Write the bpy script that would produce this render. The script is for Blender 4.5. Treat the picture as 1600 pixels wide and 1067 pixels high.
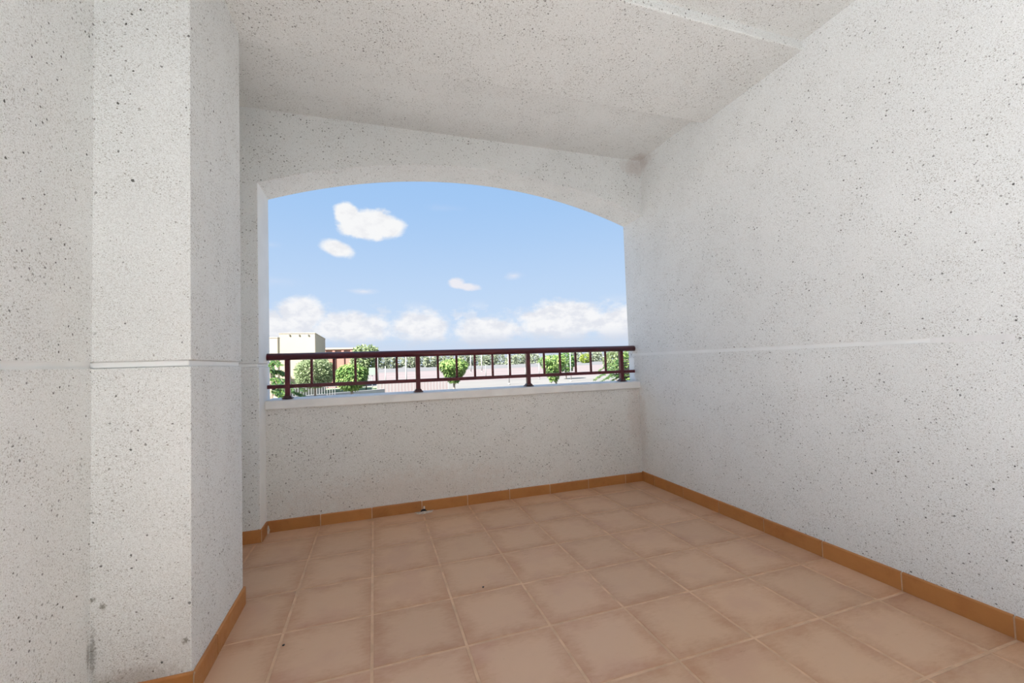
import bpy, bmesh, math, random
from mathutils import Vector, Matrix, noise as mnoise
S = bpy.context.scene
COL = S.collection
for o in list(bpy.data.objects):
    bpy.data.objects.remove(o)

# ------------------------------------------------------------------ camera
EYE = Vector((0.0, 0.0, 1.043))
YAW, PITCH, ROLL = 0.3151, 0.0396, -0.0327
FPX, PPX, PPY = 655.787, 797.08, 540.0
_f = Vector((math.sin(YAW)*math.cos(PITCH), math.cos(YAW)*math.cos(PITCH), math.sin(PITCH)))
_r = _f.cross(Vector((0, 0, 1))).normalized()
_u = _r.cross(_f)
RT = math.cos(ROLL)*_r + math.sin(ROLL)*_u
UP = -math.sin(ROLL)*_r + math.cos(ROLL)*_u
FW = _f
cam_d = bpy.data.cameras.new('camera')
cam = bpy.data.objects.new('camera', cam_d)
COL.objects.link(cam)
m = Matrix.Identity(4)
for i in range(3):
    m[i][0], m[i][1], m[i][2], m[i][3] = RT[i], UP[i], -FW[i], EYE[i]
cam.matrix_world = m
cam_d.sensor_fit = 'HORIZONTAL'
cam_d.sensor_width = 36.0
cam_d.lens = FPX/1600*36
cam_d.shift_x = (800-PPX)/1600
cam_d.shift_y = (PPY-533.5)/1600
cam_d.clip_start, cam_d.clip_end = 0.02, 20000
S.camera = cam

S.view_settings.view_transform = 'Standard'
S.view_settings.look = 'None'
S.view_settings.exposure = 0.0
S.view_settings.gamma = 1.0
S.view_settings.use_curve_mapping = False
S.cycles.diffuse_bounces = 8

# ------------------------------------------------------------------ node helper
class NT:
    def __init__(self, tree):
        self.t = tree; self.n = tree.nodes; self.l = tree.links
    def node(self, kind, **props):
        nd = self.n.new(kind)
        for k, v in props.items():
            setattr(nd, k, v)
        return nd
    def put(self, sock, v):
        if isinstance(v, bpy.types.NodeSocket):
            self.l.new(v, sock)
        elif v is not None:
            if sock.type == 'RGBA' and not isinstance(v, (int, float)) and len(v) == 3:
                v = (*v, 1)
            sock.default_value = v
    def math(self, op, a, b=None, c=None, clamp=False):
        nd = self.node('ShaderNodeMath', operation=op, use_clamp=clamp)
        for i, v in enumerate((a, b, c)):
            self.put(nd.inputs[i], v)
        return nd.outputs[0]
    def vmath(self, op, a, b=None):
        nd = self.node('ShaderNodeVectorMath', operation=op)
        self.put(nd.inputs[0], a)
        if b is not None:
            if op == 'SCALE': self.put(nd.inputs['Scale'], b)
            else: self.put(nd.inputs[1], b)
        return nd.outputs['Value'] if op in ('LENGTH', 'DOT_PRODUCT', 'DISTANCE') else nd.outputs[0]
    def mix(self, fac, a, b, mode='MIX'):
        nd = self.node('ShaderNodeMix', data_type='RGBA', blend_type=mode)
        self.put(nd.inputs['Factor'], fac)
        self.put(nd.inputs[6], a); self.put(nd.inputs[7], b)
        return nd.outputs[2]
    def smooth(self, v, lo, hi, a=0.0, b=1.0):
        nd = self.node('ShaderNodeMapRange', interpolation_type='SMOOTHSTEP')
        self.put(nd.inputs[0], v)
        for i, x in enumerate((lo, hi, a, b)):
            self.put(nd.inputs[1+i], x)
        return nd.outputs[0]
    def noise(self, vec, scale, detail=2.0, rough=0.5, out='Fac'):
        nd = self.node('ShaderNodeTexNoise')
        self.put(nd.inputs['Vector'], vec)
        nd.inputs['Scale'].default_value = scale
        nd.inputs['Detail'].default_value = detail
        nd.inputs['Roughness'].default_value = rough
        return nd.outputs[out]
    def voronoi(self, vec, scale, rnd=1.0):
        nd = self.node('ShaderNodeTexVoronoi')
        self.put(nd.inputs['Vector'], vec)
        nd.inputs['Scale'].default_value = scale
        nd.inputs['Randomness'].default_value = rnd
        return nd
    def xyz(self, vec):
        nd = self.node('ShaderNodeSeparateXYZ')
        self.put(nd.inputs[0], vec)
        return nd.outputs
    def comb(self, x, y, z):
        nd = self.node('ShaderNodeCombineXYZ')
        for i, v in enumerate((x, y, z)):
            self.put(nd.inputs[i], v)
        return nd.outputs[0]

# ------------------------------------------------------------------ sky (world)
SUN_STRENGTH = 22.0
SKY_FILL = 1.0
world = bpy.data.worlds.new('sky')
S.world = world
world.use_nodes = True
wt = world.node_tree
wt.nodes.clear()
W = NT(wt)
out = W.node('ShaderNodeOutputWorld')
bg = W.node('ShaderNodeBackground')
wt.links.new(bg.outputs[0], out.inputs[0])
tc = W.node('ShaderNodeTexCoord')
d = W.vmath('NORMALIZE', tc.outputs['Generated'])
x, y, z = W.xyz(d)
az = W.math('MULTIPLY', W.math('ARCTAN2', x, y), 57.29578)
el = W.math('MULTIPLY', W.math('ARCSINE', z), 57.29578)
# clear-sky gradient, the same all the way round
g1 = W.smooth(el, 0.0, 26.0)
sky = W.mix(g1, (0.60, 0.74, 0.93), (0.345, 0.565, 0.90))
sky = W.mix(W.smooth(el, 26.0, 90.0), sky, (0.20, 0.40, 0.80))
sky = W.mix(W.smooth(el, 4.5, 0.5), sky, (0.62, 0.69, 0.82))
# distort az/el with fbm for ragged cloud edges
p2 = W.comb(az, W.math('MULTIPLY', el, 1.5), 0.0)
nz = W.noise(p2, 0.26, 6.0, 0.62)
nz2 = W.noise(W.vmath('ADD', p2, (37.0, 11.0, 3.0)), 0.62, 5.0, 0.6)
nzs = W.math('ADD', W.math('MULTIPLY', W.math('SUBTRACT', nz, 0.5), 1.5), W.math('MULTIPLY', W.math('SUBTRACT', nz2, 0.5), 0.9))

def blob(a0, e0, ra, re, soft=0.45, ragged=1.0, tilt=0.0):
    dx = W.math('SUBTRACT', az, a0)
    dy = W.math('SUBTRACT', el, e0)
    if tilt:
        c, s = math.cos(math.radians(tilt)), math.sin(math.radians(tilt))
        dx2 = W.math('ADD', W.math('MULTIPLY', dx, c), W.math('MULTIPLY', dy, s))
        dy = W.math('SUBTRACT', W.math('MULTIPLY', dy, c), W.math('MULTIPLY', dx, s))
        dx = dx2
    r2 = W.math('SQRT', W.math('ADD', W.math('POWER', W.math('ABSOLUTE', W.math('DIVIDE', dx, ra)), 2.0), W.math('POWER', W.math('ABSOLUTE', W.math('DIVIDE', dy, re)), 2.0)))
    v = W.math('ADD', W.math('SUBTRACT', 1.0, r2), W.math('MULTIPLY', nzs, ragged))
    return W.smooth(v, 0.0, soft)

def maxes(lst):
    r = lst[0]
    for v in lst[1:]:
        r = W.math('MAXIMUM', r, v)
    return r
fair = maxes([blob(0.2, 18.2, 3.2, 1.9, 0.45, 0.4), blob(-0.5, 18.0, 4.6, 2.1, 0.35, 0.55), blob(-2.9, 19.0, 1.9, 1.8, 0.35, 0.5), blob(2.0, 17.9, 2.9, 1.75, 0.4, 0.45),
              blob(-4.2, 14.9, 2.6, 1.15, 0.5, 0.45, -14)])
small = maxes([blob(11.0, 10.8, 1.4, 0.9, 0.6, 0.7), blob(12.2, 10.4, 2.3, 0.6, 0.7, 0.7, -6), blob(18.9, 11.7, 1.8, 0.8, 1.6, 0.8), blob(-1.2, 9.7, 2.4, 0.5, 1.6, 0.7)])
small2 = maxes([blob(-11.0, 10.5, 3.5, 1.0, 1.8, 0.8), blob(9.5, 20.5, 4.0, 0.7, 2.6, 0.8), blob(-11.5, 14.7, 1.6, 0.6, 1.6, 0.6)])
bank = maxes([blob(-8.4, 6.6, 3.4, 2.8, 0.45, 0.55), blob(-12.0, 5.0, 4.0, 2.8, 0.5, 0.55), blob(-2.6, 5.0, 6.8, 2.6, 0.5, 0.6), blob(6.0, 5.0, 5.0, 3.0, 0.5, 0.6),
              blob(15.0, 4.3, 6.4, 2.7, 0.5, 0.65), blob(25.6, 5.4, 8.0, 3.4, 0.45, 0.6), blob(33.0, 4.6, 5.6, 3.0, 0.5, 0.6)])
# the same kind of bank goes on round the rest of the horizon
rest = W.math('MULTIPLY', W.smooth(W.math('ADD', nz, W.math('MULTIPLY', W.math('SUBTRACT', W.noise(p2, 0.08, 3.0), 0.5), 0.8)), 0.5, 0.62), W.math('MULTIPLY', W.smooth(el, 2.0, 4.0), W.smooth(el, 9.0, 6.0)))
bank = W.math('MAXIMUM', bank, W.math('MULTIPLY', rest, 0.55))
shade = W.noise(W.vmath('ADD', p2, (5.0, 91.0, 7.0)), 0.42, 5.0, 0.6)
c_top = W.mix(W.smooth(shade, 0.36, 0.60), (0.80, 0.81, 0.86), (0.97, 0.96, 0.96))
c_bank = W.mix(W.smooth(el, 2.4, 4.6), (0.66, 0.71, 0.82), c_top)
sky = W.mix(W.math('MULTIPLY', small2, 0.35), sky, (0.80, 0.80, 0.90))
sky = W.mix(W.math('MULTIPLY', small, 0.85), sky, (0.90, 0.87, 0.90))
sky = W.mix(W.math('MULTIPLY', bank, 0.9), sky, c_bank)
sky = W.mix(W.math('MULTIPLY', fair, 0.97), sky, W.mix(W.smooth(shade, 0.3, 0.55), (0.86, 0.86, 0.88), (0.95, 0.95, 0.95)))
W.put(bg.inputs['Color'], sky)
bg.inputs['Strength'].default_value = SKY_FILL

# ------------------------------------------------------------------ sun, behind the camera to the left
sun_d = bpy.data.lights.new('sun', 'SUN')
sun_d.energy = SUN_STRENGTH
sun_d.angle = math.radians(0.55)
sun_d.color = (1.0, 0.99, 0.975)
sun = bpy.data.objects.new('sun', sun_d)
COL.objects.link(sun)
TO_SUN = Vector((-0.60, -0.36, 0.71)).normalized()
sun.rotation_euler = TO_SUN.to_track_quat('Z', 'Y').to_euler()

# ------------------------------------------------------------------ materials
def new_mat(name):
    mt = bpy.data.materials.new(name)
    mt.use_nodes = True
    t = NT(mt.node_tree)
    b = t.n['Principled BSDF']
    return mt, t, b

def plain(name, col, rough=0.6, vary=0.12, scale=8.0, spec=0.5, metal=0.0, coat=0.0, bump=0.0):
    mt, t, b = new_mat(name)
    c = t.node('ShaderNodeTexCoord')
    nz = t.noise(c.outputs['Object'], scale, 4.0)
    lo = tuple(v*(1-vary) for v in col); hi = tuple(min(1, v*(1+vary)) for v in col)
    t.put(b.inputs['Base Color'], t.mix(t.smooth(nz, 0.3, 0.7), lo, hi))
    b.inputs['Roughness'].default_value = rough
    b.inputs['Metallic'].default_value = metal
    b.inputs['Specular IOR Level'].default_value = spec
    b.inputs['Coat Weight'].default_value = coat
    if bump:
        bm_ = t.node('ShaderNodeBump'); bm_.inputs['Strength'].default_value = bump; bm_.inputs['Distance'].default_value = 0.004
        t.put(bm_.inputs['Height'], t.noise(c.outputs['Object'], scale*12, 3.0))
        t.put(b.inputs['Normal'], bm_.outputs[0])
    return mt

def stucco(name, base=(0.895, 0.918, 0.92), dirt=None):
    """white pebble render: fine grain, small grey chips and larger dark stones"""
    mt, t, b = new_mat(name)
    c = t.node('ShaderNodeTexCoord').outputs['Object']
    wob = t.noise(c, 140.0, 2.0, out='Color')
    cw = t.vmath('ADD', c, t.vmath('SCALE', t.vmath('SUBTRACT', wob, (0.5, 0.5, 0.5)), 0.007))
    dens = t.noise(c, 7.0, 2.0)
    # three sizes of stones
    def stones(scale, rmin, rmax, frac):
        v = t.voronoi(cw, scale)
        r, g, bl = t.xyz(v.outputs['Color'])
        rad = t.math('ADD', rmin, t.math('MULTIPLY', r, rmax-rmin))
        rad = t.math('MULTIPLY', rad, t.smooth(dens, 0.25, 0.7, 0.75, 1.15))
        inside = t.smooth(t.math('SUBTRACT', rad, v.outputs['Distance']), -0.02, 0.05)
        keep = t.math('LESS_THAN', g, frac)
        return t.math('MULTIPLY', inside, keep), bl
    big, tb = stones(52.0, 0.08, 0.25, 0.50)
    mid, tm = stones(105.0, 0.12, 0.36, 0.68)
    fin, tf = stones(230.0, 0.18, 0.46, 0.9)
    grain = t.noise(c, 320.0, 3.0, 0.65)
    cloud = t.noise(c, 1.3, 3.0)
    col = t.mix(t.smooth(cloud, 0.3, 0.7), tuple(v*0.965 for v in base), tuple(min(1, v*1.02) for v in base))
    col = t.mix(t.smooth(grain, 0.35, 0.62), t.mix(1.0, col, (0.82, 0.81, 0.80), 'MULTIPLY'), col)
    col = t.mix(t.math('MULTIPLY', fin, t.math('ADD', 0.18, t.math('MULTIPLY', tf, 0.40))), col, (0.36, 0.335, 0.30))
    col = t.mix(t.math('MULTIPLY', mid, t.math('ADD', 0.18, t.math('MULTIPLY', tm, 0.60))), col, (0.24, 0.22, 0.195))
    col = t.mix(t.math('MULTIPLY', big, t.math('ADD', 0.30, t.math('MULTIPLY', tb, 0.68))), col, (0.085, 0.085, 0.08))
    if dirt:
        for (pos, rad, dcol, amt) in dirt:
            dist = t.vmath('DISTANCE', c, pos) if not isinstance(rad, tuple) else t.vmath('LENGTH', t.vmath('DIVIDE', t.vmath('SUBTRACT', c, pos), rad))
            rr = rad if not isinstance(rad, tuple) else 1.0
            mr = min(rad) if isinstance(rad, tuple) else rad
            dn = t.noise(c, max(14.0, min(170.0, 2.4/mr)), 4.0, 0.7)
            mk = t.smooth(t.math('ADD', t.math('DIVIDE', dist, rr), t.math('MULTIPLY', t.math('SUBTRACT', dn, 0.5), 2.6 if mr < 0.04 else 1.6)), 1.05, 0.2)
            col = t.mix(t.math('MULTIPLY', mk, amt), col, dcol)
    t.put(b.inputs['Base Color'], col)
    b.inputs['Roughness'].default_value = 0.9
    b.inputs['Specular IOR Level'].default_value = 0.2
    h = t.math('ADD', t.noise(c, 170.0, 3.0, 0.6), t.math('MULTIPLY', t.noise(c, 45.0, 2.0), 0.8))
    h = t.math('ADD', h, t.math('MULTIPLY', big, 0.3))
    bp = t.node('ShaderNodeBump'); bp.inputs['Strength'].default_value = 0.6; bp.inputs['Distance'].default_value = 0.0035
    t.put(bp.inputs['Height'], h)
    t.put(b.inputs['Normal'], bp.outputs[0])
    return mt

def tile_mat(name, light, dark, half=0.1635, edge=True, rough=0.40):
    """antiqued terracotta: pale worn middle, reddish mottled rim, each tile different"""
    mt, t, b = new_mat(name)
    c = t.node('ShaderNodeTexCoord').outputs['Object']
    oi = t.node('ShaderNodeObjectInfo').outputs['Random']
    off = t.comb(t.math('MULTIPLY', oi, 91.0), t.math('MULTIPLY', oi, 57.0), t.math('MULTIPLY', oi, 33.0))
    cv = t.vmath('ADD', c, off)
    n1 = t.noise(cv, 7.0, 4.0, 0.6)
    n2 = t.noise(t.vmath('MULTIPLY', cv, (1.0, 2.6, 1.0)), 26.0, 5.0, 0.68)
    n3 = t.noise(cv, 90.0, 3.0, 0.6)
    if edge:
        xx, yy, _ = t.xyz(c)
        e = t.math('DIVIDE', t.math('MAXIMUM', t.math('ABSOLUTE', xx), t.math('ABSOLUTE', yy)), half)
        rim = t.math('ADD', t.smooth(e, 0.30, 1.05), t.math('MULTIPLY', t.math('SUBTRACT', n1, 0.5), 1.6))
    else:
        rim = t.math('ADD', 0.35, t.math('MULTIPLY', t.math('SUBTRACT', n1, 0.5), 2.0))
    blotch = t.smooth(t.math('ADD', rim, t.math('MULTIPLY', t.math('SUBTRACT', n2, 0.5), 1.1)), 0.15, 1.5)
    col = t.mix(t.math('MULTIPLY', blotch, 0.95), light, dark)
    pink = t.smooth(t.noise(t.vmath('ADD', cv, (9.0, 2.0, 5.0)), 5.0, 3.0), 0.52, 0.72)
    col = t.mix(t.math('MULTIPLY', pink, 0.30), col, (0.50, 0.27, 0.20) if edge else dark)
    pit = t.smooth(n2, 0.66, 0.76)
    col = t.mix(t.math('MULTIPLY', pit, 0.35), col, tuple(v*0.45 for v in dark))
    val = t.node('ShaderNodeHueSaturation')
    t.put(val.inputs['Value'], t.math('ADD', 0.95, t.math('MULTIPLY', oi, 0.10)))
    t.put(val.inputs['Color'], col)
    t.put(b.inputs['Base Color'], val.outputs[0])
    t.put(b.inputs['Roughness'], t.smooth(n2, 0.2, 0.8, rough-0.06, rough+0.10))
    bp = t.node('ShaderNodeBump'); bp.inputs['Strength'].default_value = 0.35; bp.inputs['Distance'].default_value = 0.0015
    t.put(bp.inputs['Height'], t.math('ADD', t.math('MULTIPLY', n1, 0.9), t.math('MULTIPLY', n3, 0.25)))
    t.put(b.inputs['Normal'], bp.outputs[0])
    return mt

M = {}
M['stucco'] = stucco('stucco')
M['stucco_right'] = stucco('stucco_right', dirt=[((2.165, 2.93, 2.66), (0.2, 0.16, 0.09), (0.50, 0.41, 0.37), 0.4), ((2.165, 3.08, 0.45), (0.1, 0.09, 0.40), (0.60, 0.50, 0.46), 0.30)])
M['stucco_front'] = stucco('stucco_front', dirt=[((2.10, 2.95, 2.63), (0.16, 0.1, 0.10), (0.50, 0.41, 0.37), 0.4)])
M['stucco_parapet'] = stucco('stucco_parapet', base=(0.87, 0.875, 0.862), dirt=[((0.25, 3.105, 0.15), (1.2, 0.1, 0.2), (0.68, 0.58, 0.52), 0.35), ((2.13, 3.105, 0.55), (0.12, 0.1, 0.40), (0.58, 0.48, 0.44), 0.30)])
M['stucco_left'] = stucco('stucco_left', dirt=[((-0.835, 1.638, 0.20), (0.02, 0.010, 0.05), (0.16, 0.155, 0.14), 0.6)])
M['stucco_pillar'] = stucco('stucco_pillar', dirt=[((-0.805, 1.646, 0.335), 0.012, (0.2, 0.19, 0.16), 0.8), ((-0.83, 1.646, 0.36), 0.010, (0.2, 0.19, 0.16), 0.8), ((-0.83, 1.646, 0.20), (0.012, 0.03, 0.09), (0.16, 0.155, 0.14), 0.6), ((-0.59, 1.646, 0.185), 0.012, (0.2, 0.19, 0.16), 0.8), ((-0.73, 1.646, 0.10), (0.16, 0.05, 0.05), (0.40, 0.37, 0.34), 0.5)])
M['stucco_ceiling'] = stucco('stucco_ceiling', base=(0.85, 0.865, 0.858), dirt=[((2.13, 2.90, 2.70), 0.11, (0.50, 0.41, 0.37), 0.4)])
M['smooth'] = plain('smooth_render', (0.875, 0.89, 0.892), 0.8, 0.03, 5.0, 0.2, bump=0.1)
M['filler'] = plain('groove_filler', (0.80, 0.805, 0.81), 0.85, 0.04, 20.0, 0.2, bump=0.2)
M['coping'] = plain('coping_stone', (0.86, 0.855, 0.845), 0.55, 0.04, 9.0, 0.4, bump=0.08)
M['tile'] = tile_mat('terracotta_floor', (0.63, 0.405, 0.262), (0.49, 0.268, 0.155), rough=0.34)
M['base_tile'] = tile_mat('terracotta_baseboard', (0.50, 0.215, 0.065), (0.36, 0.13, 0.04), edge=False, rough=0.45)
M['grout'] = plain('grout', (0.64, 0.43, 0.29), 0.85, 0.12, 14.0, 0.3, bump=0.3)
M['grout_base'] = plain('baseboard_grout', (0.60, 0.42, 0.28), 0.85, 0.15, 20.0, 0.3, bump=0.3)
M['mortar'] = plain('mortar', (0.68, 0.62, 0.56), 0.9, 0.15, 40.0, 0.2, bump=0.5)
M['burgundy'] = plain('burgundy_paint', (0.090, 0.006, 0.012), 0.36, 0.08, 6.0, 0.5, coat=0.15)
M['dark_foot'] = plain('dark_foot', (0.06, 0.02, 0.022), 0.4, 0.1, 30.0)
M['black'] = plain('black_plastic', (0.012, 0.012, 0.013), 0.5, 0.2, 40.0)

# ------------------------------------------------------------------ mesh helpers
def link(name, bm, mats, parent=None, loc=None):
    me = bpy.data.meshes.new(name)
    bm.normal_update()
    bm.to_mesh(me); bm.free()
    for mt in (mats if isinstance(mats, (list, tuple)) else [mats]):
        me.materials.append(mt)
    o = bpy.data.objects.new(name, me)
    COL.objects.link(o)
    if parent: o.parent = parent
    if loc is not None: o.location = loc
    return o

def box(bm, x0, x1, y0, y1, z0, z1, mi=0):
    vs = [bm.verts.new((x, y, z)) for x in (x0, x1) for y in (y0, y1) for z in (z0, z1)]
    fs = []
    for q in ((0, 1, 3, 2), (4, 6, 7, 5), (0, 4, 5, 1), (2, 3, 7, 6), (0, 2, 6, 4), (1, 5, 7, 3)):
        f = bm.faces.new([vs[i] for i in q]); f.material_index = mi; fs.append(f)
    return fs

def bevel(o, w, seg=2, ang=40):
    md = o.modifiers.new('bevel', 'BEVEL'); md.width = w; md.segments = seg
    md.limit_method = 'ANGLE'; md.angle_limit = math.radians(ang)
    return o

def tube(bm, pts, radii, n=8, mi=0, cap=True):
    rings = []
    for i, p in enumerate(pts):
        p = Vector(p)
        a = Vector(pts[max(i-1, 0)]); b = Vector(pts[min(i+1, len(pts)-1)])
        dr = (b-a).normalized()
        s = dr.cross(Vector((0, 0, 1)))
        if s.length < 1e-3: s = dr.cross(Vector((1, 0, 0)))
        s.normalize(); t = s.cross(dr)
        r = radii[i] if isinstance(radii, (list, tuple)) else radii
        rings.append([bm.verts.new(p + s*math.cos(2*math.pi*k/n)*r + t*math.sin(2*math.pi*k/n)*r) for k in range(n)])
    for A, B in zip(rings, rings[1:]):
        for k in range(n):
            f = bm.faces.new((A[k], A[(k+1) % n], B[(k+1) % n], B[k])); f.material_index = mi; f.smooth = True
    if cap:
        bm.faces.new(list(reversed(rings[0]))).material_index = mi
        bm.faces.new(rings[-1]).material_index = mi

def setting(o):
    o['kind'] = 'structure'
    return o

def empty(name, loc=(0, 0, 0)):
    o = bpy.data.objects.new(name, None)
    COL.objects.link(o); o.location = loc; o.empty_display_size = 0.1
    return o

def tag(o, label, cat, group=None):
    o['label'] = label; o['category'] = cat
    if group: o['group'] = group
    return o

def ray(px, py):
    return (RT*((px-PPX)/FPX) - UP*((py-PPY)/FPX) + FW)
def at(px, py, Y):
    """the point of the world seen at a picture position, Y metres out"""
    r = ray(px, py)
    return EYE + r*(Y/r.y)

# ------------------------------------------------------------------ terrace shell
XR, XL, XC = 2.165, -0.835, -0.575          # right wall, left wall, pillar face
YH, YO, YP = 2.95, 3.235, 3.105             # header face, outer face, parapet face
YPN, YPF = 1.646, 2.205                     # pillar near and far
ZT = 2.70
GZ0, GZ1, GD = 1.065, 1.086, 0.008          # groove
LEFT_END = 0.10
ADDED_EAVE = -1.6
#                            # beyond the left end, an invented opening lets sun and sky in
BACK = -3.3                                 # where the roof stops behind the camera

# right wall: lower part, groove band, upper part; the groove ends at Y=1.10 and is filled flush beyond
bm = bmesh.new()
box(bm, XR, XR+0.25, BACK, YO, -0.3, GZ0, 0)
box(bm, XR+GD, XR+0.25, 1.10, YO-0.03, GZ0, GZ1, 1)
box(bm, XR+0.0005, XR+0.25, 0.86, 1.10, GZ0, GZ1, 2)
box(bm, XR, XR+0.25, BACK, 0.86, GZ0, GZ1, 0)
box(bm, XR, XR+0.25, YO-0.03, YO, GZ0, GZ1, 1)
box(bm, XR, XR+0.25, BACK, YO, GZ1, ZT+0.2, 0)
box(bm, XR-0.0015, XR+0.1, YO-0.075, YO-0.001, 0.86, GZ0-0.02, 1)   # plain margin at the opening
setting(link('wall_right', bm, [M['stucco_right'], M['smooth'], M['filler']]))

# front wall: pier and arched header in one
bm = bmesh.new()
AX0, AX1 = -0.675, XR
prof = [(-1.1, GZ1), (AX0, GZ1), (AX0, 2.222)]
ZP, XP = 2.476, 0.755
for i in range(0, 49):
    xx = AX0 + (AX1+0.02-AX0)*i/48
    R_ = ((XP-AX0)**2 + (ZP-2.222)**2)/(2*(ZP-2.222))
    prof.append((xx, ZP - (R_ - math.sqrt(R_*R_-(xx-XP)**2))))
prof = prof[:2] + prof[3:]
prof += [(AX1+0.02, ZT+0.2), (-1.1, ZT+0.2)]
fr = [bm.verts.new((a, YH, b)) for a, b in prof]
bk = [bm.verts.new((a, YO, b)) for a, b in prof]
n = len(prof)
bm.faces.new(fr); bm.faces.new(list(reversed(bk)))
for i in range(n):
    f = bm.faces.new((fr[i], bk[i], bk[(i+1) % n], fr[(i+1) % n]))
    if i == 1: f.material_index = 1       # smooth jamb
bmesh.ops.recalc_face_normals(bm, faces=bm.faces)
fs = box(bm, -1.1, AX0, YH, YO, -0.3, GZ0, 0); fs[1].material_index = 1
box(bm, -1.1, AX0-GD, YH+GD*0.4, YO, GZ0, GZ1, 1)
wf = setting(link('wall_front', bm, [M['stucco_front'], M['smooth']]))
bevel(wf, 0.005, 2)

# parapet under the arch and its coping
bm = bmesh.new()
box(bm, AX0-0.01, XR+0.01, YP, YO, -0.3, 0.79)
setting(link('wall_parapet', bm, M['stucco_parapet']))
bm = bmesh.new()
box(bm, AX0, XR, 3.083, 3.275, 0.787, 0.849)
for v in bm.verts:
    if v.co.z > 0.8 and v.co.y < 3.1: v.co.z -= 0.006
cp = setting(link('trim_1', bm, M['coping'])); bevel(cp, 0.006, 3)

# left wall and pillar
bm = bmesh.new()
def walled(bm, x0, x1, y0, y1, faces):
    """box with the groove recessed on the sides named in faces"""
    box(bm, x0, x1, y0, y1, -0.3, GZ0, 0)
    box(bm, x0+(GD if 'l' in faces else 0), x1-(GD if 'r' in faces else 0), y0+(GD if 'n' in faces else 0), y1-(GD if 'f' in faces else 0), GZ0, GZ1, 1)
    box(bm, x0, x1, y0, y1, GZ1, ZT+0.2, 0)
walled(bm, XL-0.2, XL, LEFT_END, 2.96, 'r')
setting(link('wall_left', bm, [M['stucco_left'], M['smooth']]))
bm = bmesh.new()
walled(bm, XL-0.02, XC, YPN, YPF, 'rnf')
pl = setting(link('pillar', bm, [M['stucco_pillar'], M['smooth']])); bevel(pl, 0.004, 2)

# behind the camera: invented end wall, dark door and pale ground shaping the light
bm = bmesh.new()
box(bm, ADDED_EAVE, XR+0.25, BACK-0.25, BACK, -0.3, ZT+0.2)
setting(link('wall_back_added', bm, M['stucco']))
M['bounce_paving'] = plain('bounce_paving_stone', (0.75, 0.74, 0.725), 0.7, 0.06, 4.0, 0.3, bump=0.1)
M['added_door_glass'] = plain('added_dark_glass', (0.02, 0.023, 0.024), 0.06, 0.05, 3.0, 0.5)
M['added_door_frame'] = plain('added_door_frame', (0.25, 0.24, 0.23), 0.45, 0.04, 5.0, 0.5)
bm = bmesh.new()
for (a, b, c, e) in ((-2.3, 2.0, 0.0, 0.07), (-2.3, 2.0, 2.43, 2.5), (-2.3, -2.23, 0.07, 2.43), (1.93, 2.0, 0.07, 2.43), (-0.9, -0.83, 0.07, 2.43), (0.5, 0.57, 0.07, 2.43)):
    box(bm, a, b, BACK+0.001, BACK+0.07, c, e)
d1 = setting(link('door_added', bm, M['added_door_frame']))  # added unseen door, dark so less light comes back from behind
for (a, b) in ((-2.23, -0.9), (-0.83, 0.5), (0.57, 1.93)):
    bm = bmesh.new(); box(bm, a, b, BACK+0.02, BACK+0.035, 0.07, 2.43)
    link('pane', bm, M['added_door_glass'], d1)
bm = bmesh.new()
box(bm, -9.0, XL-0.2, -9.0, 1.5, -0.3, -0.002)
setting(link('floor_terrace_bounce', bm, M['coping']))  # added terrace out of view, bounces sunlight into the room
bm = bmesh.new()
box(bm, XL-0.2, XR, BACK, 0.236, -0.01, 0.0)
setting(link('floor_rear_bounce', bm, M['bounce_paving']))  # added pale floor out of view, bounces sun up inside
# ceiling: bay behind the header, dropped middle strip, slightly higher rear bay
bm = bmesh.new()
box(bm, XL-0.25, XR+0.25, 2.24, YO, ZT, ZT+0.25)
box(bm, XL-0.25, XR+0.25, BACK, 1.54, 2.673, ZT+0.25)
box(bm, ADDED_EAVE, XL-0.25, BACK, LEFT_END, 2.673, ZT+0.25)  # added overhang out of view, keeps sun off the inner floor
ce = setting(link('ceiling', bm, M['stucco_ceiling']))
bm = bmesh.new()
box(bm, XL-0.25, XR+0.01, 1.54, 2.24, 2.626, ZT+0.2)
be = setting(link('trim_2', bm, M['stucco_ceiling'])); bevel(be, 0.006, 2)

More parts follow.
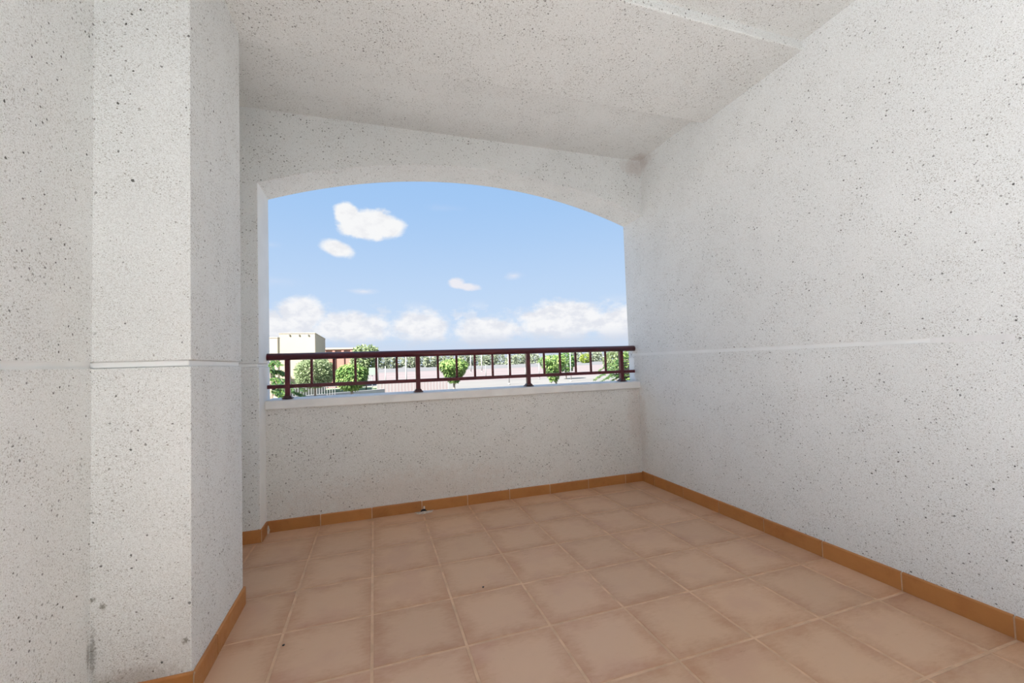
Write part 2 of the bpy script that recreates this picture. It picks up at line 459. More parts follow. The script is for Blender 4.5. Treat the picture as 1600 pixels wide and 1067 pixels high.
# ------------------------------------------------------------------ floor with its tiles
U, GX, GY = 0.335, -0.696, 2.919
bm = bmesh.new()
box(bm, XL-0.2, XR+0.1, BACK, YP+0.05, -0.3, -0.0015)
floor = setting(link('floor', bm, M['grout']))
J = 0.0045
def tile_mesh(x0, x1, y0, y1):
    b_ = bmesh.new()
    box(b_, x0, x1, y0, y1, -0.012, 0.0)
    top = [e for e in b_.edges if all(abs(v.co.z) < 1e-6 for v in e.verts)]
    bmesh.ops.bevel(b_, geom=top, offset=0.003, segments=2, affect='EDGES', profile=0.5)
    me = bpy.data.meshes.new('tile')
    b_.to_mesh(me); b_.free(); me.materials.append(M['tile'])
    return me
h_ = U/2 - J
full = tile_mesh(-h_, h_, -h_, h_)
rng = random.Random(4)
for j in range(-1, 18):
    for i in range(-2, 9):
        cx, cy = GX + U*(i+0.5), GY - U*(j+0.5)
        x0, x1 = max(cx-h_, XL), min(cx+h_, XR-0.002)
        y0, y1 = cy-h_, min(cy+h_, YP-0.002)
        if x1-x0 < 0.02 or y1-y0 < 0.02 or y0 < BACK+0.01: continue
        if x1 <= AX0+0.01 and y1 > YH: y1 = min(y1, YH)
        if x1 < XC+0.0 and YPN < (y0+y1)/2 < YPF: continue
        if y1-y0 < 0.02: continue
        whole = x1-x0 > 2*h_-1e-4 and y1-y0 > 2*h_-1e-4
        if cy < 0.2: continue
        me = full if whole else tile_mesh(x0-cx, x1-cx, y0-cy, y1-cy)
        o = bpy.data.objects.new('tile', me)
        COL.objects.link(o); o.parent = floor
        o.location = (cx, cy, rng.uniform(-0.0006, 0.0006))

# ------------------------------------------------------------------ baseboards of single tiles
def base_mesh(length, h, th=0.010):
    b_ = bmesh.new()
    box(b_, 0, length, -th, 0.0, 0, h)
    ed = [e for e in b_.edges if all(v.co.z > h-1e-6 and v.co.y < -th+1e-6 for v in e.verts)]
    bmesh.ops.bevel(b_, geom=ed, offset=0.006, segments=3, affect='EDGES', profile=0.5)
    me = bpy.data.meshes.new('tile'); b_.to_mesh(me); b_.free(); me.materials.append(M['base_tile'])
    return me
_bc = {}
def baseboard(name, start, direction, length, joints, h):
    """wall line from start along direction (unit vector, wall on its left side); joints are distances along it"""
    dx, dy = direction
    ang = math.atan2(dy, dx)
    b_ = bmesh.new()
    box(b_, 0, length, -0.0075, 0.001, 0, h-0.004)
    root = link(name, b_, M['grout_base'])
    root.location = (start[0], start[1], 0); root.rotation_euler.z = ang
    setting(root)
    cuts = [0.0] + [q for q in joints if 0 < q < length] + [length]
    for a, b in zip(cuts, cuts[1:]):
        L = b-a-0.006
        if L < 0.01: continue
        key = (round(L, 3), h)
        if key not in _bc: _bc[key] = base_mesh(L, h)
        o = bpy.data.objects.new('tile', _bc[key])
        COL.objects.link(o); o.parent = root
        o.location = (a+0.003, rng.uniform(-0.0008, 0.0006), rng.uniform(-0.0006, 0.0012))
    return root
# direction is chosen so that the room lies at local -Y
baseboard('baseboard_front', (AX0, YP), (1, 0), XR-AX0, [0.319, 0.644, 0.983, 1.315, 1.642, 1.976, 2.315, 2.663], 0.072)
baseboard('baseboard_right', (XR, YP), (0, -1), YP-BACK, [0.162+0.338*k for k in range(19)], 0.080)
baseboard('baseboard_left', (XL, LEFT_END), (0, 1), YPN-LEFT_END, [0.24+0.338*k for k in range(6)], 0.086)
bp1 = baseboard('baseboard_pillar', (XL+0.01, YPN), (1, 0), XC-XL, [], 0.086)
bp2 = baseboard('baseboard_pillar', (XC, YPN-0.009), (0, 1), YPF-YPN+0.018, [0.215], 0.078)
bp3 = baseboard('baseboard_pier', (XL, YH), (1, 0), AX0-XL+0.009, [], 0.076)
bp4 = baseboard('baseboard_pier', (AX0, YH-0.009), (0, 1), YP-YH+0.003, [], 0.074)
# lump of mortar left in the inner corner
bm = bmesh.new()
bmesh.ops.create_icosphere(bm, subdivisions=2, radius=1.0)
for v in bm.verts:
    v.co *= 1 + 0.35*mnoise.noise(v.co*1.7)
    v.co = Vector((v.co.x*0.012, v.co.y*0.010, v.co.z*0.028))
o = link('mortar_lump', bm, M['mortar'], bp4, (YP-YH-0.010, -0.011, 0.020))
o['label'] = 'pale mortar lump in the corner of the tiles'

# ------------------------------------------------------------------ drain outlet under the parapet
dr = empty('drain_outlet', (0.318, YP-0.012, 0.0))
tag(dr, 'small black drain outlet with pale mortar at the foot of the parapet tiles', 'drain')
bm = bmesh.new()
N = 14
ro, ri = [], []
for k in range(N):
    a = math.pi*k/(N-1)
    ro.append((math.cos(a)*0.021, math.sin(a)*0.019)); ri.append((math.cos(a)*0.016, math.sin(a)*0.014))
def arc(y, prof):
    return [bm.verts.new((px_, y, pz_+0.0005)) for px_, pz_ in prof]
a0, a1, b1 = arc(-0.010, ro), arc(-0.010, ri), arc(0.0, ri)
a2 = arc(0.0, ro)
for k in range(N-1):
    bm.faces.new((a0[k], a0[k+1], a1[k+1], a1[k])); bm.faces.new((a1[k], a1[k+1], b1[k+1], b1[k])); bm.faces.new((a0[k+1], a0[k], a2[k], a2[k+1]))
bm.faces.new(list(reversed(b1)))
link('pipe', bm, M['black'], dr)
bm = bmesh.new()
N = 20
r2 = random.Random(2)
ring = []
for k in range(N):
    a = math.pi + math.pi*k/(N-1)
    q = 0.85 + 0.3*r2.random()
    ring.append((math.cos(a)*0.062*q, math.sin(a)*0.050*q))
ring[0] = (-0.06, 0.0); ring[-1] = (0.075, 0.0)
topv = [bm.verts.new((a*0.9, b*0.9-0.002, 0.003)) for a, b in ring]
botv = [bm.verts.new((a, b, 0.0)) for a, b in ring]
bm.faces.new(topv)
for k in range(N):
    bm.faces.new((topv[k], botv[k], botv[(k+1) % N], topv[(k+1) % N]))
bmesh.ops.recalc_face_normals(bm, faces=bm.faces)
link('mortar_apron', bm, M['mortar'], dr)['label'] = 'pale mortar smeared on the floor below the outlet'
bm = bmesh.new()
bmesh.ops.create_icosphere(bm, subdivisions=1, radius=1.0)
for v in bm.verts: v.co = Vector((v.co.x*0.008, v.co.y*0.006, v.co.z*0.012))
link('mortar_dab', bm, M['mortar'], dr, (0.004, -0.003, 0.028))

# grit lying on the tiles
for (px_, py_, lab) in ((443, 1009, 'tiny black stone on the floor tile beside the pillar'), (755, 918, 'tiny dark stone on a tile in the middle of the floor')):
    r = ray(px_, py_); p = EYE + r*(-EYE.z/r.z)
    bm = bmesh.new()
    bmesh.ops.create_icosphere(bm, subdivisions=1, radius=1.0)
    for v in bm.verts:
        v.co *= 1 + 0.4*mnoise.noise(v.co*2.1)
        v.co = Vector((v.co.x*0.0055, v.co.y*0.005, v.co.z*0.003+0.0025))
    tag(link('stone', bm, M['black'], None, (p.x, p.y, 0.0005)), lab, 'stone')

# ------------------------------------------------------------------ balcony railing
YR = 3.16
ra = empty('balcony_railing', (0.745, YR, 0.849))
tag(ra, 'dark burgundy metal railing standing on the white parapet coping under the arch', 'railing')
RZ = -0.849; RX = -0.745
def rpart(name, bm, mat): return link(name, bm, mat, ra)
bm = bmesh.new()
x0, x1 = AX0+0.001+RX, XR-0.002+RX
pr = []
for k in range(20):           # rounded rail, flat underneath
    a = 2*math.pi*k/20
    pr.append((math.cos(a)*0.030, max(-0.021, math.sin(a)*0.026)))
A_ = [bm.verts.new((x0, a, 1.128+b+RZ)) for a, b in pr]; B_ = [bm.verts.new((x1, a, 1.128+b+RZ)) for a, b in pr]
for k in range(20):
    f = bm.faces.new((A_[k], B_[k], B_[(k+1) % 20], A_[(k+1) % 20])); f.smooth = True
bm.faces.new(A_); bm.faces.new(list(reversed(B_)))
bmesh.ops.recalc_face_normals(bm, faces=bm.faces)
hr = rpart('handrail', bm, M['burgundy'])
bm = bmesh.new(); box(bm, x0, x1, -0.012, 0.012, 0.918+RZ, 0.943+RZ)
bevel(rpart('lower_rail', bm, M['burgundy']), 0.003, 2)
bm = bmesh.new(); box(bm, -0.0155, 0.0155, -0.017, 0.017, 0.008, 1.109+RZ)
me_post = None
for i, xx in enumerate((-0.553, 0.308, 1.175, 2.034)):
    if i == 0:
        po = link('post', bm, M['burgundy'], ra); bevel(po, 0.003, 2)
        bf = bmesh.new()
        for (w, z0, z1) in ((0.032, 0.0, 0.006),):
            box(bf, -w, w, -w, w, z0, z1)
        vs = [bf.verts.new((sx*w, sy*w, z)) for z, w in ((0.006, 0.027), (0.020, 0.019)) for sx, sy in ((-1, -1), (1, -1), (1, 1), (-1, 1))]
        for k in range(4):
            bf.faces.new((vs[k], vs[(k+1) % 4], vs[4+(k+1) % 4], vs[4+k]))
        bf.faces.new(vs[4:])
        bmesh.ops.recalc_face_normals(bf, faces=bf.faces)
        ft = link('base_flange', bf, M['dark_foot'], po)
        first = (po, ft)
    else:
        po = first[0].copy(); COL.objects.link(po); po.parent = ra
        ft = first[1].copy(); COL.objects.link(ft); ft.parent = po
    po.location = (xx+RX, 0, 0.0)
bm = bmesh.new(); box(bm, -0.008, 0.008, -0.008, 0.008, 0.943+RZ, 1.108+RZ)
b0 = link('baluster', bm, M['burgundy'], ra); bevel(b0, 0.002, 1)
bx = [-0.405+0.1408*k for k in range(5)] + [0.456+0.1415*k for k in range(5)] + [1.315+0.1415*k for k in range(5)]
for i, xx in enumerate(bx):
    o = b0 if i == 0 else b0.copy()
    if i: COL.objects.link(o); o.parent = ra
    o.location.x = xx+RX

# ------------------------------------------------------------------ outside
GRD = -2.6
def flat(name, corners, z, mat, th=0.05):
    bm = bmesh.new()
    a = [bm.verts.new((c[0], c[1], z)) for c in corners]; b = [bm.verts.new((c[0], c[1], z-th)) for c in corners]
    bm.faces.new(a); bm.faces.new(list(reversed(b)))
    k = len(corners)
    for i in range(k): bm.faces.new((a[i], b[i], b[(i+1) % k], a[(i+1) % k]))
    bmesh.ops.recalc_face_normals(bm, faces=bm.faces)
    return setting(link(name, bm, mat))
M['earth'] = plain('pale_earth', (0.15, 0.14, 0.126), 0.9, 0.08, 0.06)
M['road'] = plain('road_asphalt', (0.118, 0.114, 0.11), 0.9, 0.06, 0.05)
M['court'] = plain('court_paint', (0.165, 0.13, 0.122), 0.85, 0.06, 0.05)
M['line'] = plain('line_paint', (0.21, 0.20, 0.19), 0.8, 0.05, 0.5)
M['grass'] = plain('lawn_grass', (0.17, 0.235, 0.11), 0.95, 0.25, 0.8)
M['cream'] = plain('cream_wall', (0.47, 0.375, 0.285), 0.9, 0.03, 0.3)
M['salmon'] = plain('salmon_wall', (0.40, 0.20, 0.15), 0.9, 0.06, 0.4)
M['white'] = plain('white_paint', (0.34, 0.33, 0.315), 0.7, 0.05, 1.0)
M['steel'] = plain('grey_steel', (0.22, 0.22, 0.21), 0.6, 0.08, 2.0)
M['sign'] = plain('pale_green_sign', (0.26, 0.31, 0.25), 0.6, 0.05, 2.0)
M['bark'] = plain('bark', (0.20, 0.16, 0.12), 0.9, 0.25, 6.0)
M['bark_pale'] = plain('pale_bark', (0.26, 0.22, 0.18), 0.9, 0.2, 6.0)
M['hill'] = plain('hill_haze', (0.16, 0.19, 0.26), 1.0, 0.08, 0.004)  # bluish distance haze put into the hill colour
flat('ground', [(-900, 3.4), (2500, 3.4), (2500, 4000), (-900, 4000)], GRD, M['earth'], 1.0)
flat('ground_rear', [(-60, -60), (60, -60), (60, 3.395), (-60, 3.395)], GRD, M['earth'], 0.5)
flat('road', [(-60, 262), (700, 262), (1500, 1000), (-100, 1000)], GRD+0.02, M['road'])
cx0 = at(592, 600, 86).x
flat('sports_court', [(cx0, 86), (cx0+110, 86), (cx0+210, 255), (cx0-5, 255)], GRD+0.02, M['court'])
for k, (ya, yb) in enumerate(((120, 121.5), (150, 152), (190, 193))):
    flat('court_line', [(cx0+4, ya), (cx0+100+k*20, ya), (cx0+100+k*20, yb), (cx0+4, yb)], GRD+0.05, M['line'], 0.03)
flat('lawn', [(at(400, 600, 46).x, 46), (at(598, 600, 46).x, 46), (at(596, 600, 80).x, 80), (at(400, 600, 80).x, 80)], GRD+0.03, M['grass'])

# hills
def ridge(name, Y, x0, x1, hfun, mat, n=60):
    bm = bmesh.new()
    T = []
    for i in range(n+1):
        xx = x0+(x1-x0)*i/n
        T.append((bm.verts.new((xx, Y-220, GRD-1)), bm.verts.new((xx, Y, GRD+hfun(xx))), bm.verts.new((xx, Y+300, GRD-1))))
    for a, b in zip(T, T[1:]):
        bm.faces.new((a[0], b[0], b[1], a[1])); bm.faces.new((a[1], b[1], b[2], a[2]))
    return setting(link(name, bm, mat))
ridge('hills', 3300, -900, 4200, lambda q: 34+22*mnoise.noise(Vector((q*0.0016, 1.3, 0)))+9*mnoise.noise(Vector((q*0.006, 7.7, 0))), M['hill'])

# ---- buildings
def block(name, parent, x0, x1, y0, y1, z0, z1, mat, bev=0.0):
    bm = bmesh.new(); box(bm, x0, x1, y0, y1, z0, z1)
    return link(name, bm, mat, parent)
def at_x(px_, py_, X):
    r = ray(px_, py_); return EYE + r*(X/r.x)
A = at(436, 521.5, 62); B = at(492, 521.5, 62)
yb = at_x(508, 523, B.x).y
bd = empty('building', ((A.x+B.x)/2, 62, GRD))
tag(bd, 'tall cream windowless block of a building rising above the handrail', 'building')
ox, oy = (A.x+B.x)/2, 62
block('wall', bd, A.x-ox, B.x-ox, 0, yb-oy, 0, A.z-GRD, M['cream'])
block('roof_edge', bd, A.x-ox-0.03, B.x-ox+0.03, -0.03, yb-oy+0.03, A.z-GRD, A.z-GRD+0.12, M['cream'])
for pxx in (452, 467, 481.5):
    q = at(pxx, 523, 61.9)
    block('scupper', bd, q.x-ox-0.07, q.x-ox+0.07, -0.10, 0, q.z-GRD-0.12, q.z-GRD+0.08, M['steel'])
C0 = at(433.5, 528, 58)
bl = empty('building', (C0.x-8, 58, GRD))
tag(bl, 'lower cream block beside the opening jamb, next to the tall block', 'building')
yc = at_x(437, 529, C0.x).y
block('wall', bl, -10, 8, 0, min(yc, 61.5)-58, 0, C0.z-GRD, M['cream'])
block('roof_edge', bl, -10, 8.03, -0.03, min(yc, 61.5)-58+0.03, C0.z-GRD, C0.z-GRD+0.12, M['cream'])
D0 = at(499, 546.5, 84); D1 = at(557, 546.5, 84)
br = empty('building', ((D0.x+D1.x)/2, 84, GRD)); hw = (D1.x-D0.x)/2
tag(br, 'low salmon red building with pale roof edge behind the round tree', 'building')
block('wall', br, -hw, hw, 0, 9, 0, D0.z-GRD, M['salmon'])
block('roof_edge', br, -hw-0.2, hw+0.2, -0.25, 9.2, D0.z-GRD, D0.z-GRD+0.3, M['cream'])
for k in range(4): block('pilaster', br, -hw+2*hw*(0.14+k*0.24)-0.22, -hw+2*hw*(0.14+k*0.24)+0.22, -0.18, 0, 0, D0.z-GRD-0.2, M['salmon'])

# ---- trees
def leaf_mat(name, col):
    mt, t, b = new_mat(name)
    c = t.node('ShaderNodeTexCoord').outputs['Object']
    nzz = t.noise(c, 1.6, 3.0)
    t.put(b.inputs['Base Color'], t.mix(t.smooth(nzz, 0.3, 0.7), tuple(v*0.75 for v in col), tuple(v*1.2 for v in col)))
    b.inputs['Roughness'].default_value = 0.65
    b.inputs['Specular IOR Level'].default_value = 0.25
    tr = t.node('ShaderNodeBsdfTranslucent'); t.put(tr.inputs['Color'], tuple(min(1, v*1.3) for v in col))
    ms = t.node('ShaderNodeMixShader'); ms.inputs[0].default_value = 0.35
    t.l.new(b.outputs[0], ms.inputs[1]); t.l.new(tr.outputs[0], ms.inputs[2])
    t.l.new(ms.outputs[0], t.n['Material Output'].inputs['Surface'])
    return mt
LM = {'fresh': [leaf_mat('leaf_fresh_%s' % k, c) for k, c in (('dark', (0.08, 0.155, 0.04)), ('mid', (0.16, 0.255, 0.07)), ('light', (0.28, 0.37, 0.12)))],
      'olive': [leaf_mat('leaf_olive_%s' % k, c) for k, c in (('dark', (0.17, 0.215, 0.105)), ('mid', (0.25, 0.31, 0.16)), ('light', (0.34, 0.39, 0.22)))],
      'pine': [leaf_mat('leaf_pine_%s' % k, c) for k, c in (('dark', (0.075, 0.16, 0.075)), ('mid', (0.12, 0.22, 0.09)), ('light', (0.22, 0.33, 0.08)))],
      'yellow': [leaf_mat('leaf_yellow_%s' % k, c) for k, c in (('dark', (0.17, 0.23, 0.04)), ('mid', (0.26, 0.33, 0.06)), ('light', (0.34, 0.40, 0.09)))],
      'haze': [leaf_mat('leaf_haze_%s' % k, c) for k, c in (('dark', (0.19, 0.22, 0.15)), ('mid', (0.25, 0.28, 0.19)), ('light', (0.32, 0.34, 0.23)))]}  # the last set has distance haze mixed into its pale leaf colours
def leaf(bm, p, dr, nrm, L, Wd, mi):
    dr = dr.normalized(); s = dr.cross(nrm)
    if s.length < 1e-4: s = dr.cross(Vector((0.3, 0.5, 0.8)))
    s.normalize(); up = s.cross(dr)
    mid = p + dr*L*0.45 + up*L*0.10
    a = bm.verts.new(p); b = bm.verts.new(mid + s*Wd*0.5); c = bm.verts.new(p + dr*L); d_ = bm.verts.new(mid - s*Wd*0.5)
    f1 = bm.faces.new((a, b, c)); f2 = bm.faces.new((a, c, d_))
    f1.material_index = f2.material_index = mi
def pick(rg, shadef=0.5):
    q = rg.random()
    return 2 if q < 0.30+0.3*(shadef-0.5) else (1 if q < 0.72 else 0)  # lighter leaves likelier towards the crown top, top light put into colour
def crown_leaves(bm, rg, n, cen, rad, prof, L, droop=0.8, lump=0.12, inner=0.45):
    """prof(t): relative radius at height t in 0..1"""
    for _ in range(n):
        t = rg.random(); a = rg.uniform(0, 2*math.pi)
        R_ = prof(t)
        if rg.random() > R_+0.05: continue
        k = inner + (1-inner)*math.sqrt(rg.random())
        R_ *= k*(1+lump*mnoise.noise(Vector((math.cos(a)*1.7, math.sin(a)*1.7, t*3+cen.x))))
        zt = (t-0.5)*2*(0.6+0.4*k)
        p = cen + Vector((math.cos(a)*R_*rad.x, math.sin(a)*R_*rad.y, zt*rad.z))
        outw = Vector((math.cos(a), math.sin(a), (t-0.45)*1.4)).normalized()
        dr = outw*rg.uniform(0.3, 1.0) + Vector((rg.uniform(-.45, .45), rg.uniform(-.45, .45), rg.uniform(-.35, .35)-droop))
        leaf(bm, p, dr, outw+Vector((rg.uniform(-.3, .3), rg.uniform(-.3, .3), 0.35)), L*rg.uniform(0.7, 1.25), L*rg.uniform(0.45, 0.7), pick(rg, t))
ball = lambda t: math.sqrt(max(0.0, 1-(2*t-1)**2))
cup = lambda t: min(1.0, (0.24+1.1*t) if t < 0.65 else math.sqrt(max(0, 1-((t-0.65)/0.37)**2))*0.97+0.02)
dome = lambda t: math.sqrt(max(0, 1-t*t))*0.9+0.1*(1-t)
cone_up = lambda t: min(1.0, (0.16+1.05*t) if t < 0.75 else math.sqrt(max(0, 1-((t-0.75)/0.26)**2)))
def branches(parent, rg, base, top, spread, n, r, mat):
    bm = bmesh.new()
    for k in range(n):
        a = 2*math.pi*k/n + rg.uniform(-.3, .3)
        e = base.lerp(top, rg.uniform(0.6, 0.95)) + Vector((math.cos(a)*spread, math.sin(a)*spread, 0))
        m_ = base.lerp(e, 0.5) + Vector((0, 0, -0.1*spread))
        tube(bm, [base, m_, e], [r, r*0.7, r*0.3], 5)
    return link('branches', bm, mat, parent)
def tree(label, pl_, pr_, pt_, pb_, Y, pal, prof, n, leafL, seed, droop=0.8, bark='bark', lean=0.0, name='tree', group=None, cat='tree', trunk_r=0.09):
    """a tree whose crown is seen between these picture edges, Y metres out, rooted in the ground"""
    rg = random.Random(seed)
    pc = ((pl_+pr_)/2, (pt_+pb_)/2)
    c = at(pc[0], pc[1], Y); l_ = at(pl_, pc[1], Y); r_ = at(pr_, pc[1], Y); t_ = at(pc[0], pt_, Y); b_ = at(pc[0], pb_, Y)
    rad = Vector(((r_.x-l_.x)/2*0.96, (r_.x-l_.x)/2*0.96, (t_.z-b_.z)/2))
    root = empty(name, (c.x+lean, Y, GRD)); tag(root, label, cat, group)
    cen = Vector((-lean, 0, c.z-GRD))
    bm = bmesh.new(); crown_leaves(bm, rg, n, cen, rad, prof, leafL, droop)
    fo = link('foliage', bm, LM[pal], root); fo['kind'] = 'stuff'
    bm = bmesh.new()
    zb = cen.z-rad.z*0.75
    tube(bm, [(0, 0, -0.1), (-lean*0.25, 0, zb*0.45), (-lean*0.8, 0, zb), (-lean, 0, cen.z+rad.z*0.3)], [trunk_r*1.2, trunk_r, trunk_r*0.85, trunk_r*0.35], 9)
    link('trunk', bm, M[bark], root)
    if Y < 100: branches(root, rg, Vector((-lean*0.8, 0, zb)), cen+Vector((0, 0, rad.z*0.7)), rad.x*0.6, 6, trunk_r*0.4, M[bark])
    return root
tree('round bright green tree with drooping leaves in front of the salmon building', 524, 575, 567, 608, 27, 'fresh', ball, 3600, 0.21, 11, bark='bark_pale')
tree('bright green tree with a cup shaped crown in the middle gap of the railing', 685, 733, 559.5, 597, 30, 'fresh', cup, 3400, 0.20, 12, bark='bark_pale')
tree('bright green tree with a bent pale trunk just right of the third railing post', 843, 886, 553, 596, 31, 'fresh', cone_up, 2900, 0.20, 13, bark='bark_pale', lean=0.55)
tree('large grey green bush between cream building and round green tree', 460, 524, 560, 606, 36, 'olive', ball, 5200, 0.22, 14, droop=0.1, name='bush', cat='bush')
tree('tall loose tree whose top pokes above the handrail behind the round tree', 550, 593, 540, 584, 71, 'olive', ball, 2200, 0.65, 15, droop=0.15)
tree('yellow green round shrub standing alone on the grey road', 907.5, 922, 553, 567.5, 430, 'yellow', ball, 900, 2.1, 16, droop=0.1, name='shrub', cat='shrub')
tree('dense green tree just left of the last railing post', 946, 978, 549, 580, 46, 'olive', ball, 2600, 0.38, 17, droop=0.1)
tree('vivid green tree between the last railing post and the wall', 971, 1000, 546, 605, 34, 'fresh', ball, 2600, 0.26, 18, droop=0.3)
tree('grey green tree behind the bent trunk tree', 872, 896, 551, 581, 75, 'pine', ball, 1200, 0.55, 19, droop=0.1)

def frond_tree(label, trunk_px, Y, tips, seed, pal, leafL, ztop_px):
    """loose tree of long feathered branches; tips are picture positions of the branch ends with depth offsets"""
    rg = random.Random(seed)
    base = at(trunk_px, 600, Y)
    root = empty('tree', (base.x, Y, GRD)); tag(root, label, 'tree')
    top = at(trunk_px, ztop_px, Y).z-GRD
    bm = bmesh.new(); tube(bm, [(0, 0, -0.1), (0.05, 0, top*0.5), (0, 0, top)], [0.14, 0.10, 0.03], 8)
    link('trunk', bm, M['bark'], root)
    bl_ = bmesh.new()
    for (tx, ty, dy) in tips:
        e = at(tx, ty, Y+dy) - Vector((base.x, Y, GRD))
        s = Vector((0, 0, max(0.5, min(top*0.97, e.z+0.1+0.15*math.hypot(e.x, e.y)))))
        mid = s.lerp(e, 0.55) + Vector((0, 0, 0.12*(e-s).length))
        bm = bmesh.new(); tube(bm, [s, s.lerp(mid, 0.6), mid, e], [0.028, 0.022, 0.014, 0.004], 5)
        link('branch', bm, M['bark'], root)
        L = (e-s).length
        nn = int(60*max(1, L))
        for k in range(nn):
            t = 0.18+0.82*(k+rg.random())/nn
            p = s.lerp(mid, t/0.55) if t < 0.55 else mid.lerp(e, (t-0.55)/0.45)
            ax = (e-s).normalized()
            side = ax.cross(Vector((0, 0, 1))).normalized()
            for q in (-1, 1, rg.choice((-1, 1))):
                leaf(bl_, p, side*q+ax*0.7+Vector((0, 0, rg.uniform(-.9, .6))), Vector((rg.uniform(-.6, .6), rg.uniform(-.6, .6), 1)), leafL*rg.uniform(0.7, 1.3), leafL*0.30, pick(rg))
    fo = link('foliage', bl_, LM[pal], root); fo['kind'] = 'stuff'
    return root
tp = []
rg = random.Random(3)
for k in range(11): tp.append((rg.uniform(424, 447), 566+k*5.2+rg.uniform(-2, 2), rg.uniform(-1.2, 1.2)))
tp += [(476, 611, -0.6), (470, 619, 0.3), (459, 605, 0.9), (452, 590, -0.4), (463, 626, 0.0), (450, 617, -1.0), (440, 622, .8), (436, 606, -.8), (480, 622, .7), (455, 612, -1.2), (430, 614, .4)]
frond_tree('loose dark green tree with long feathery branches beside the first railing post', 421, 13, tp, 5, 'pine', 0.10, 566)
tp = []
for k in range(9): tp.append((rg.uniform(938, 966), 566+k*3.6+rg.uniform(-2, 2), rg.uniform(-1.2, 1.2)))
tp += [(929, 594, -0.3), (933, 590, 0.6), (938, 597, 0.2), (943, 586, -0.7), (950, 598, .5), (936, 579, .3), (948, 592, -.9), (955, 596, .9)]
frond_tree('feathery tree spreading low branches in front of the last railing post', 986, 17, tp, 6, 'pine', 0.11, 556)

# distant line of trees beyond the road
rg = random.Random(21)
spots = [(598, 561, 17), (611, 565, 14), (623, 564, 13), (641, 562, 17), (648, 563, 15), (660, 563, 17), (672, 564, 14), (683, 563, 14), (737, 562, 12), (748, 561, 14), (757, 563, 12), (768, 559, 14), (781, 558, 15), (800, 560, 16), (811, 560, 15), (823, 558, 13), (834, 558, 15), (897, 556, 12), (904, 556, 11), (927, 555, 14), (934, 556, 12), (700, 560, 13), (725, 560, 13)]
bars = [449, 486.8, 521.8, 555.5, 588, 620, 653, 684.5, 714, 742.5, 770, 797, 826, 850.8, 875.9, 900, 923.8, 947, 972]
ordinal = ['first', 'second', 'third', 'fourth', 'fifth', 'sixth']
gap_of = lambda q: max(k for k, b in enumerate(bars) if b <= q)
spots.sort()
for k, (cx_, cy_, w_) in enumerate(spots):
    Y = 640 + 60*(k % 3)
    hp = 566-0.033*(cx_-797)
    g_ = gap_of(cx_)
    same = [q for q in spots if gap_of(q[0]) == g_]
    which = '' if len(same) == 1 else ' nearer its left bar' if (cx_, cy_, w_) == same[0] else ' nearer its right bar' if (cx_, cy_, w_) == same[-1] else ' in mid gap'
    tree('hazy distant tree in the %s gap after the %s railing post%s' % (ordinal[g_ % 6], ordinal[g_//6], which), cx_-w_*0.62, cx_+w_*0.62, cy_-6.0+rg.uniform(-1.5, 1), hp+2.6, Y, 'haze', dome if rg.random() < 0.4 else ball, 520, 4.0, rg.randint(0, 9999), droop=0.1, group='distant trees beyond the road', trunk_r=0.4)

# ---- poles, sign, fences
def pole(label, px_, pt_, Y, r, mat, arm=0.0, lamp=True):
    t_ = at(px_, pt_, Y)
    root = empty('lamp_post' if lamp else 'pole', (t_.x, Y, GRD)); tag(root, label, 'lamp post' if lamp else 'pole')
    H = t_.z-GRD
    bm = bmesh.new(); tube(bm, [(0, 0, 0), (0, 0, H)], [r*1.15, r*0.8], 8); link('shaft', bm, mat, root)
    bm = bmesh.new(); tube(bm, [(0, 0, 0), (0, 0, 0.25)], [r*2, r*1.6], 8); link('base', bm, mat, root)
    if lamp:
        bm = bmesh.new(); tube(bm, [(0, 0, H-0.1), (0.4, -0.2, H+0.15), (0.9, -0.45, H+0.2)], [r*0.6, r*0.5, r*0.5], 6); link('arm', bm, mat, root)
        bm = bmesh.new(); box(bm, 0.8, 1.5, -0.7, -0.4, H+0.14, H+0.28); link('lamp_head', bm, mat, root)
    return root
pole('white lamp post just left of the second railing post', 634, 553.5, 64, 0.10, M['white'])
pole('white lamp post just left of the third railing post', 794, 549.5, 66, 0.10, M['white'])
pole('white lamp post right of the tree with the bent trunk', 890.5, 547, 66, 0.10, M['white'])
pole('thin pale pole right of the cup shaped tree', 735, 551, 170, 0.22, M['white'], lamp=False)
pole('thin pale pole in front of the distant trees, right of centre', 752, 550, 180, 0.22, M['white'], lamp=False)
pole('thin grey pole standing on the pink court', 758.6, 569, 92, 0.10, M['steel'], lamp=False)
pole('thin grey pole left of the third post, on the pink court', 821, 574, 100, 0.13, M['steel'], lamp=False)
pole('thin grey pole right of the third post', 842, 566, 80, 0.09, M['steel'], lamp=False)
pole('pale grey pole beside the green sign', 590, 556, 62, 0.08, M['steel'], lamp=False)
pole('slim white pole above the pale wall panels', 602, 572, 80, 0.09, M['white'], lamp=False)
q = at(581.5, 580, 50)
sg = empty('street_sign', (q.x, 50, GRD)); tag(sg, 'pale green blank sign board on a thin post beside the round tree', 'sign')
H = q.z-GRD
bm = bmesh.new(); box(bm, -0.36, 0.36, -0.03, 0.0, H-0.40, H+0.40); link('board', bm, M['sign'], sg)
bm = bmesh.new(); box(bm, -0.38, 0.38, -0.045, 0.0, H-0.46, H-0.40); link('board_edge', bm, M['steel'], sg)
bm = bmesh.new(); tube(bm, [(0, 0.05, 0), (0, 0.05, H+0.4)], 0.045, 8); link('post', bm, M['steel'], sg)

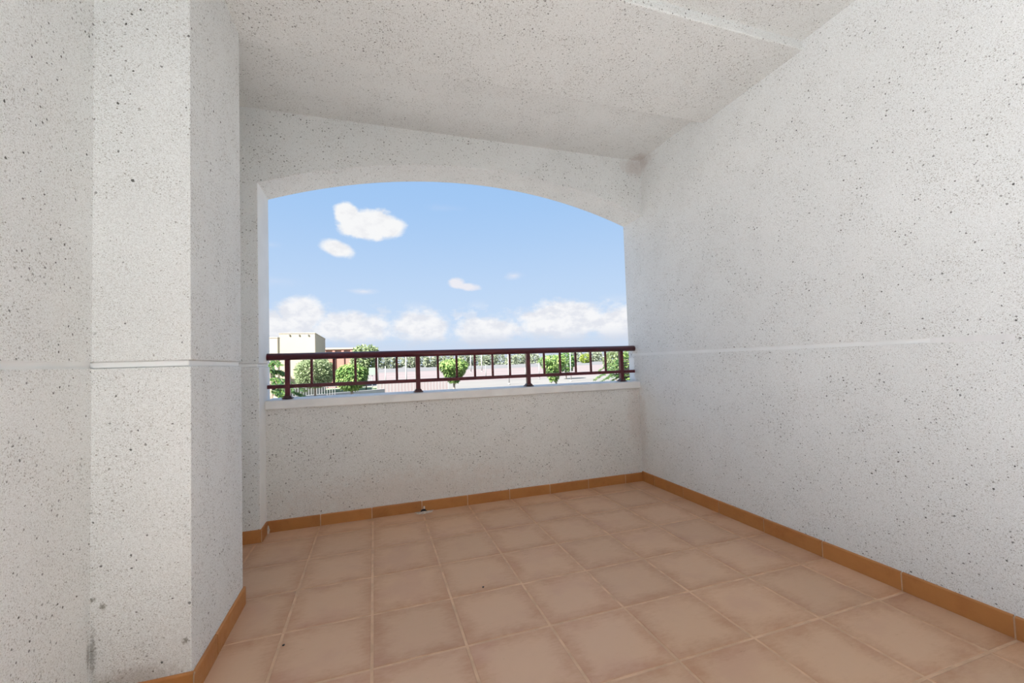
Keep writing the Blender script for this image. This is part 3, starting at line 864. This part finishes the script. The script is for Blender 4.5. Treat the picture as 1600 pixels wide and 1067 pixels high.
P0 = at(440, 604, 44); P1 = at(528, 601.5, 44)
pf = empty('picket_fence', (P0.x, 44, GRD)); tag(pf, 'grey picket fence of thin upright bars below the lower rail', 'fence')
Lf = P1.x-P0.x; Hf = P0.z-GRD
bm = bmesh.new(); box(bm, 0, Lf, -0.02, 0.02, 0.2, 0.26); link('rail', bm, M['steel'], pf)
bm = bmesh.new(); box(bm, 0, Lf, -0.02, 0.02, Hf-0.22, Hf-0.16); link('rail', bm, M['steel'], pf)
bm = bmesh.new(); box(bm, -0.03, 0.03, -0.03, 0.03, 0, Hf)
pk = link('picket', bm, M['steel'], pf)
for k in range(1, int(Lf/0.23)):
    o = pk.copy(); COL.objects.link(o); o.parent = pf; o.location.x = k*0.23

M['panel'] = plain('pink_panel', (0.255, 0.21, 0.20), 0.85, 0.05, 0.6)
Q0 = at(589, 598.5, 60); Q1 = at(700, 595.5, 60)
cw = empty('court_fence', (Q0.x, 60, GRD)); tag(cw, 'low pale pink panel fence along the near edge of the court', 'fence')
Hq = Q0.z-GRD; nP = 22; wq = (Q1.x-Q0.x)/nP
bm = bmesh.new(); box(bm, 0.03, wq-0.03, -0.03, 0.03, 0.06, Hq-0.05)
pn = link('panel', bm, M['panel'], cw)
bm = bmesh.new(); box(bm, -0.04, 0.04, -0.045, 0.045, 0, Hq)
ps = link('post', bm, M['white'], cw)
for k in range(1, nP+1):
    if k < nP:
        o = pn.copy(); COL.objects.link(o); o.parent = cw; o.location.x = k*wq
    o = ps.copy(); COL.objects.link(o); o.parent = cw; o.location.x = k*wq
K0 = at(380, 613, 40); K1 = at(600, 606, 48)
bm = bmesh.new()
dv = (K1-K0); dv.z = 0; nrm_ = Vector((-dv.y, dv.x, 0)).normalized()*0.15
v_ = [bm.verts.new((p.x+s.x, p.y+s.y, zz)) for zz in (GRD, K1.z-0.1) for p, s in ((K0, nrm_), (K1, nrm_), (K1, -nrm_), (K0, -nrm_))]
for qd in ((0, 1, 2, 3), (4, 5, 6, 7), (0, 1, 5, 4), (1, 2, 6, 5), (2, 3, 7, 6), (3, 0, 4, 7)): bm.faces.new([v_[i] for i in qd])
bmesh.ops.recalc_face_normals(bm, faces=bm.faces)
tag(link('garden_wall', bm, M['white']), 'low white garden wall in front of the lawn below the railing', 'wall')
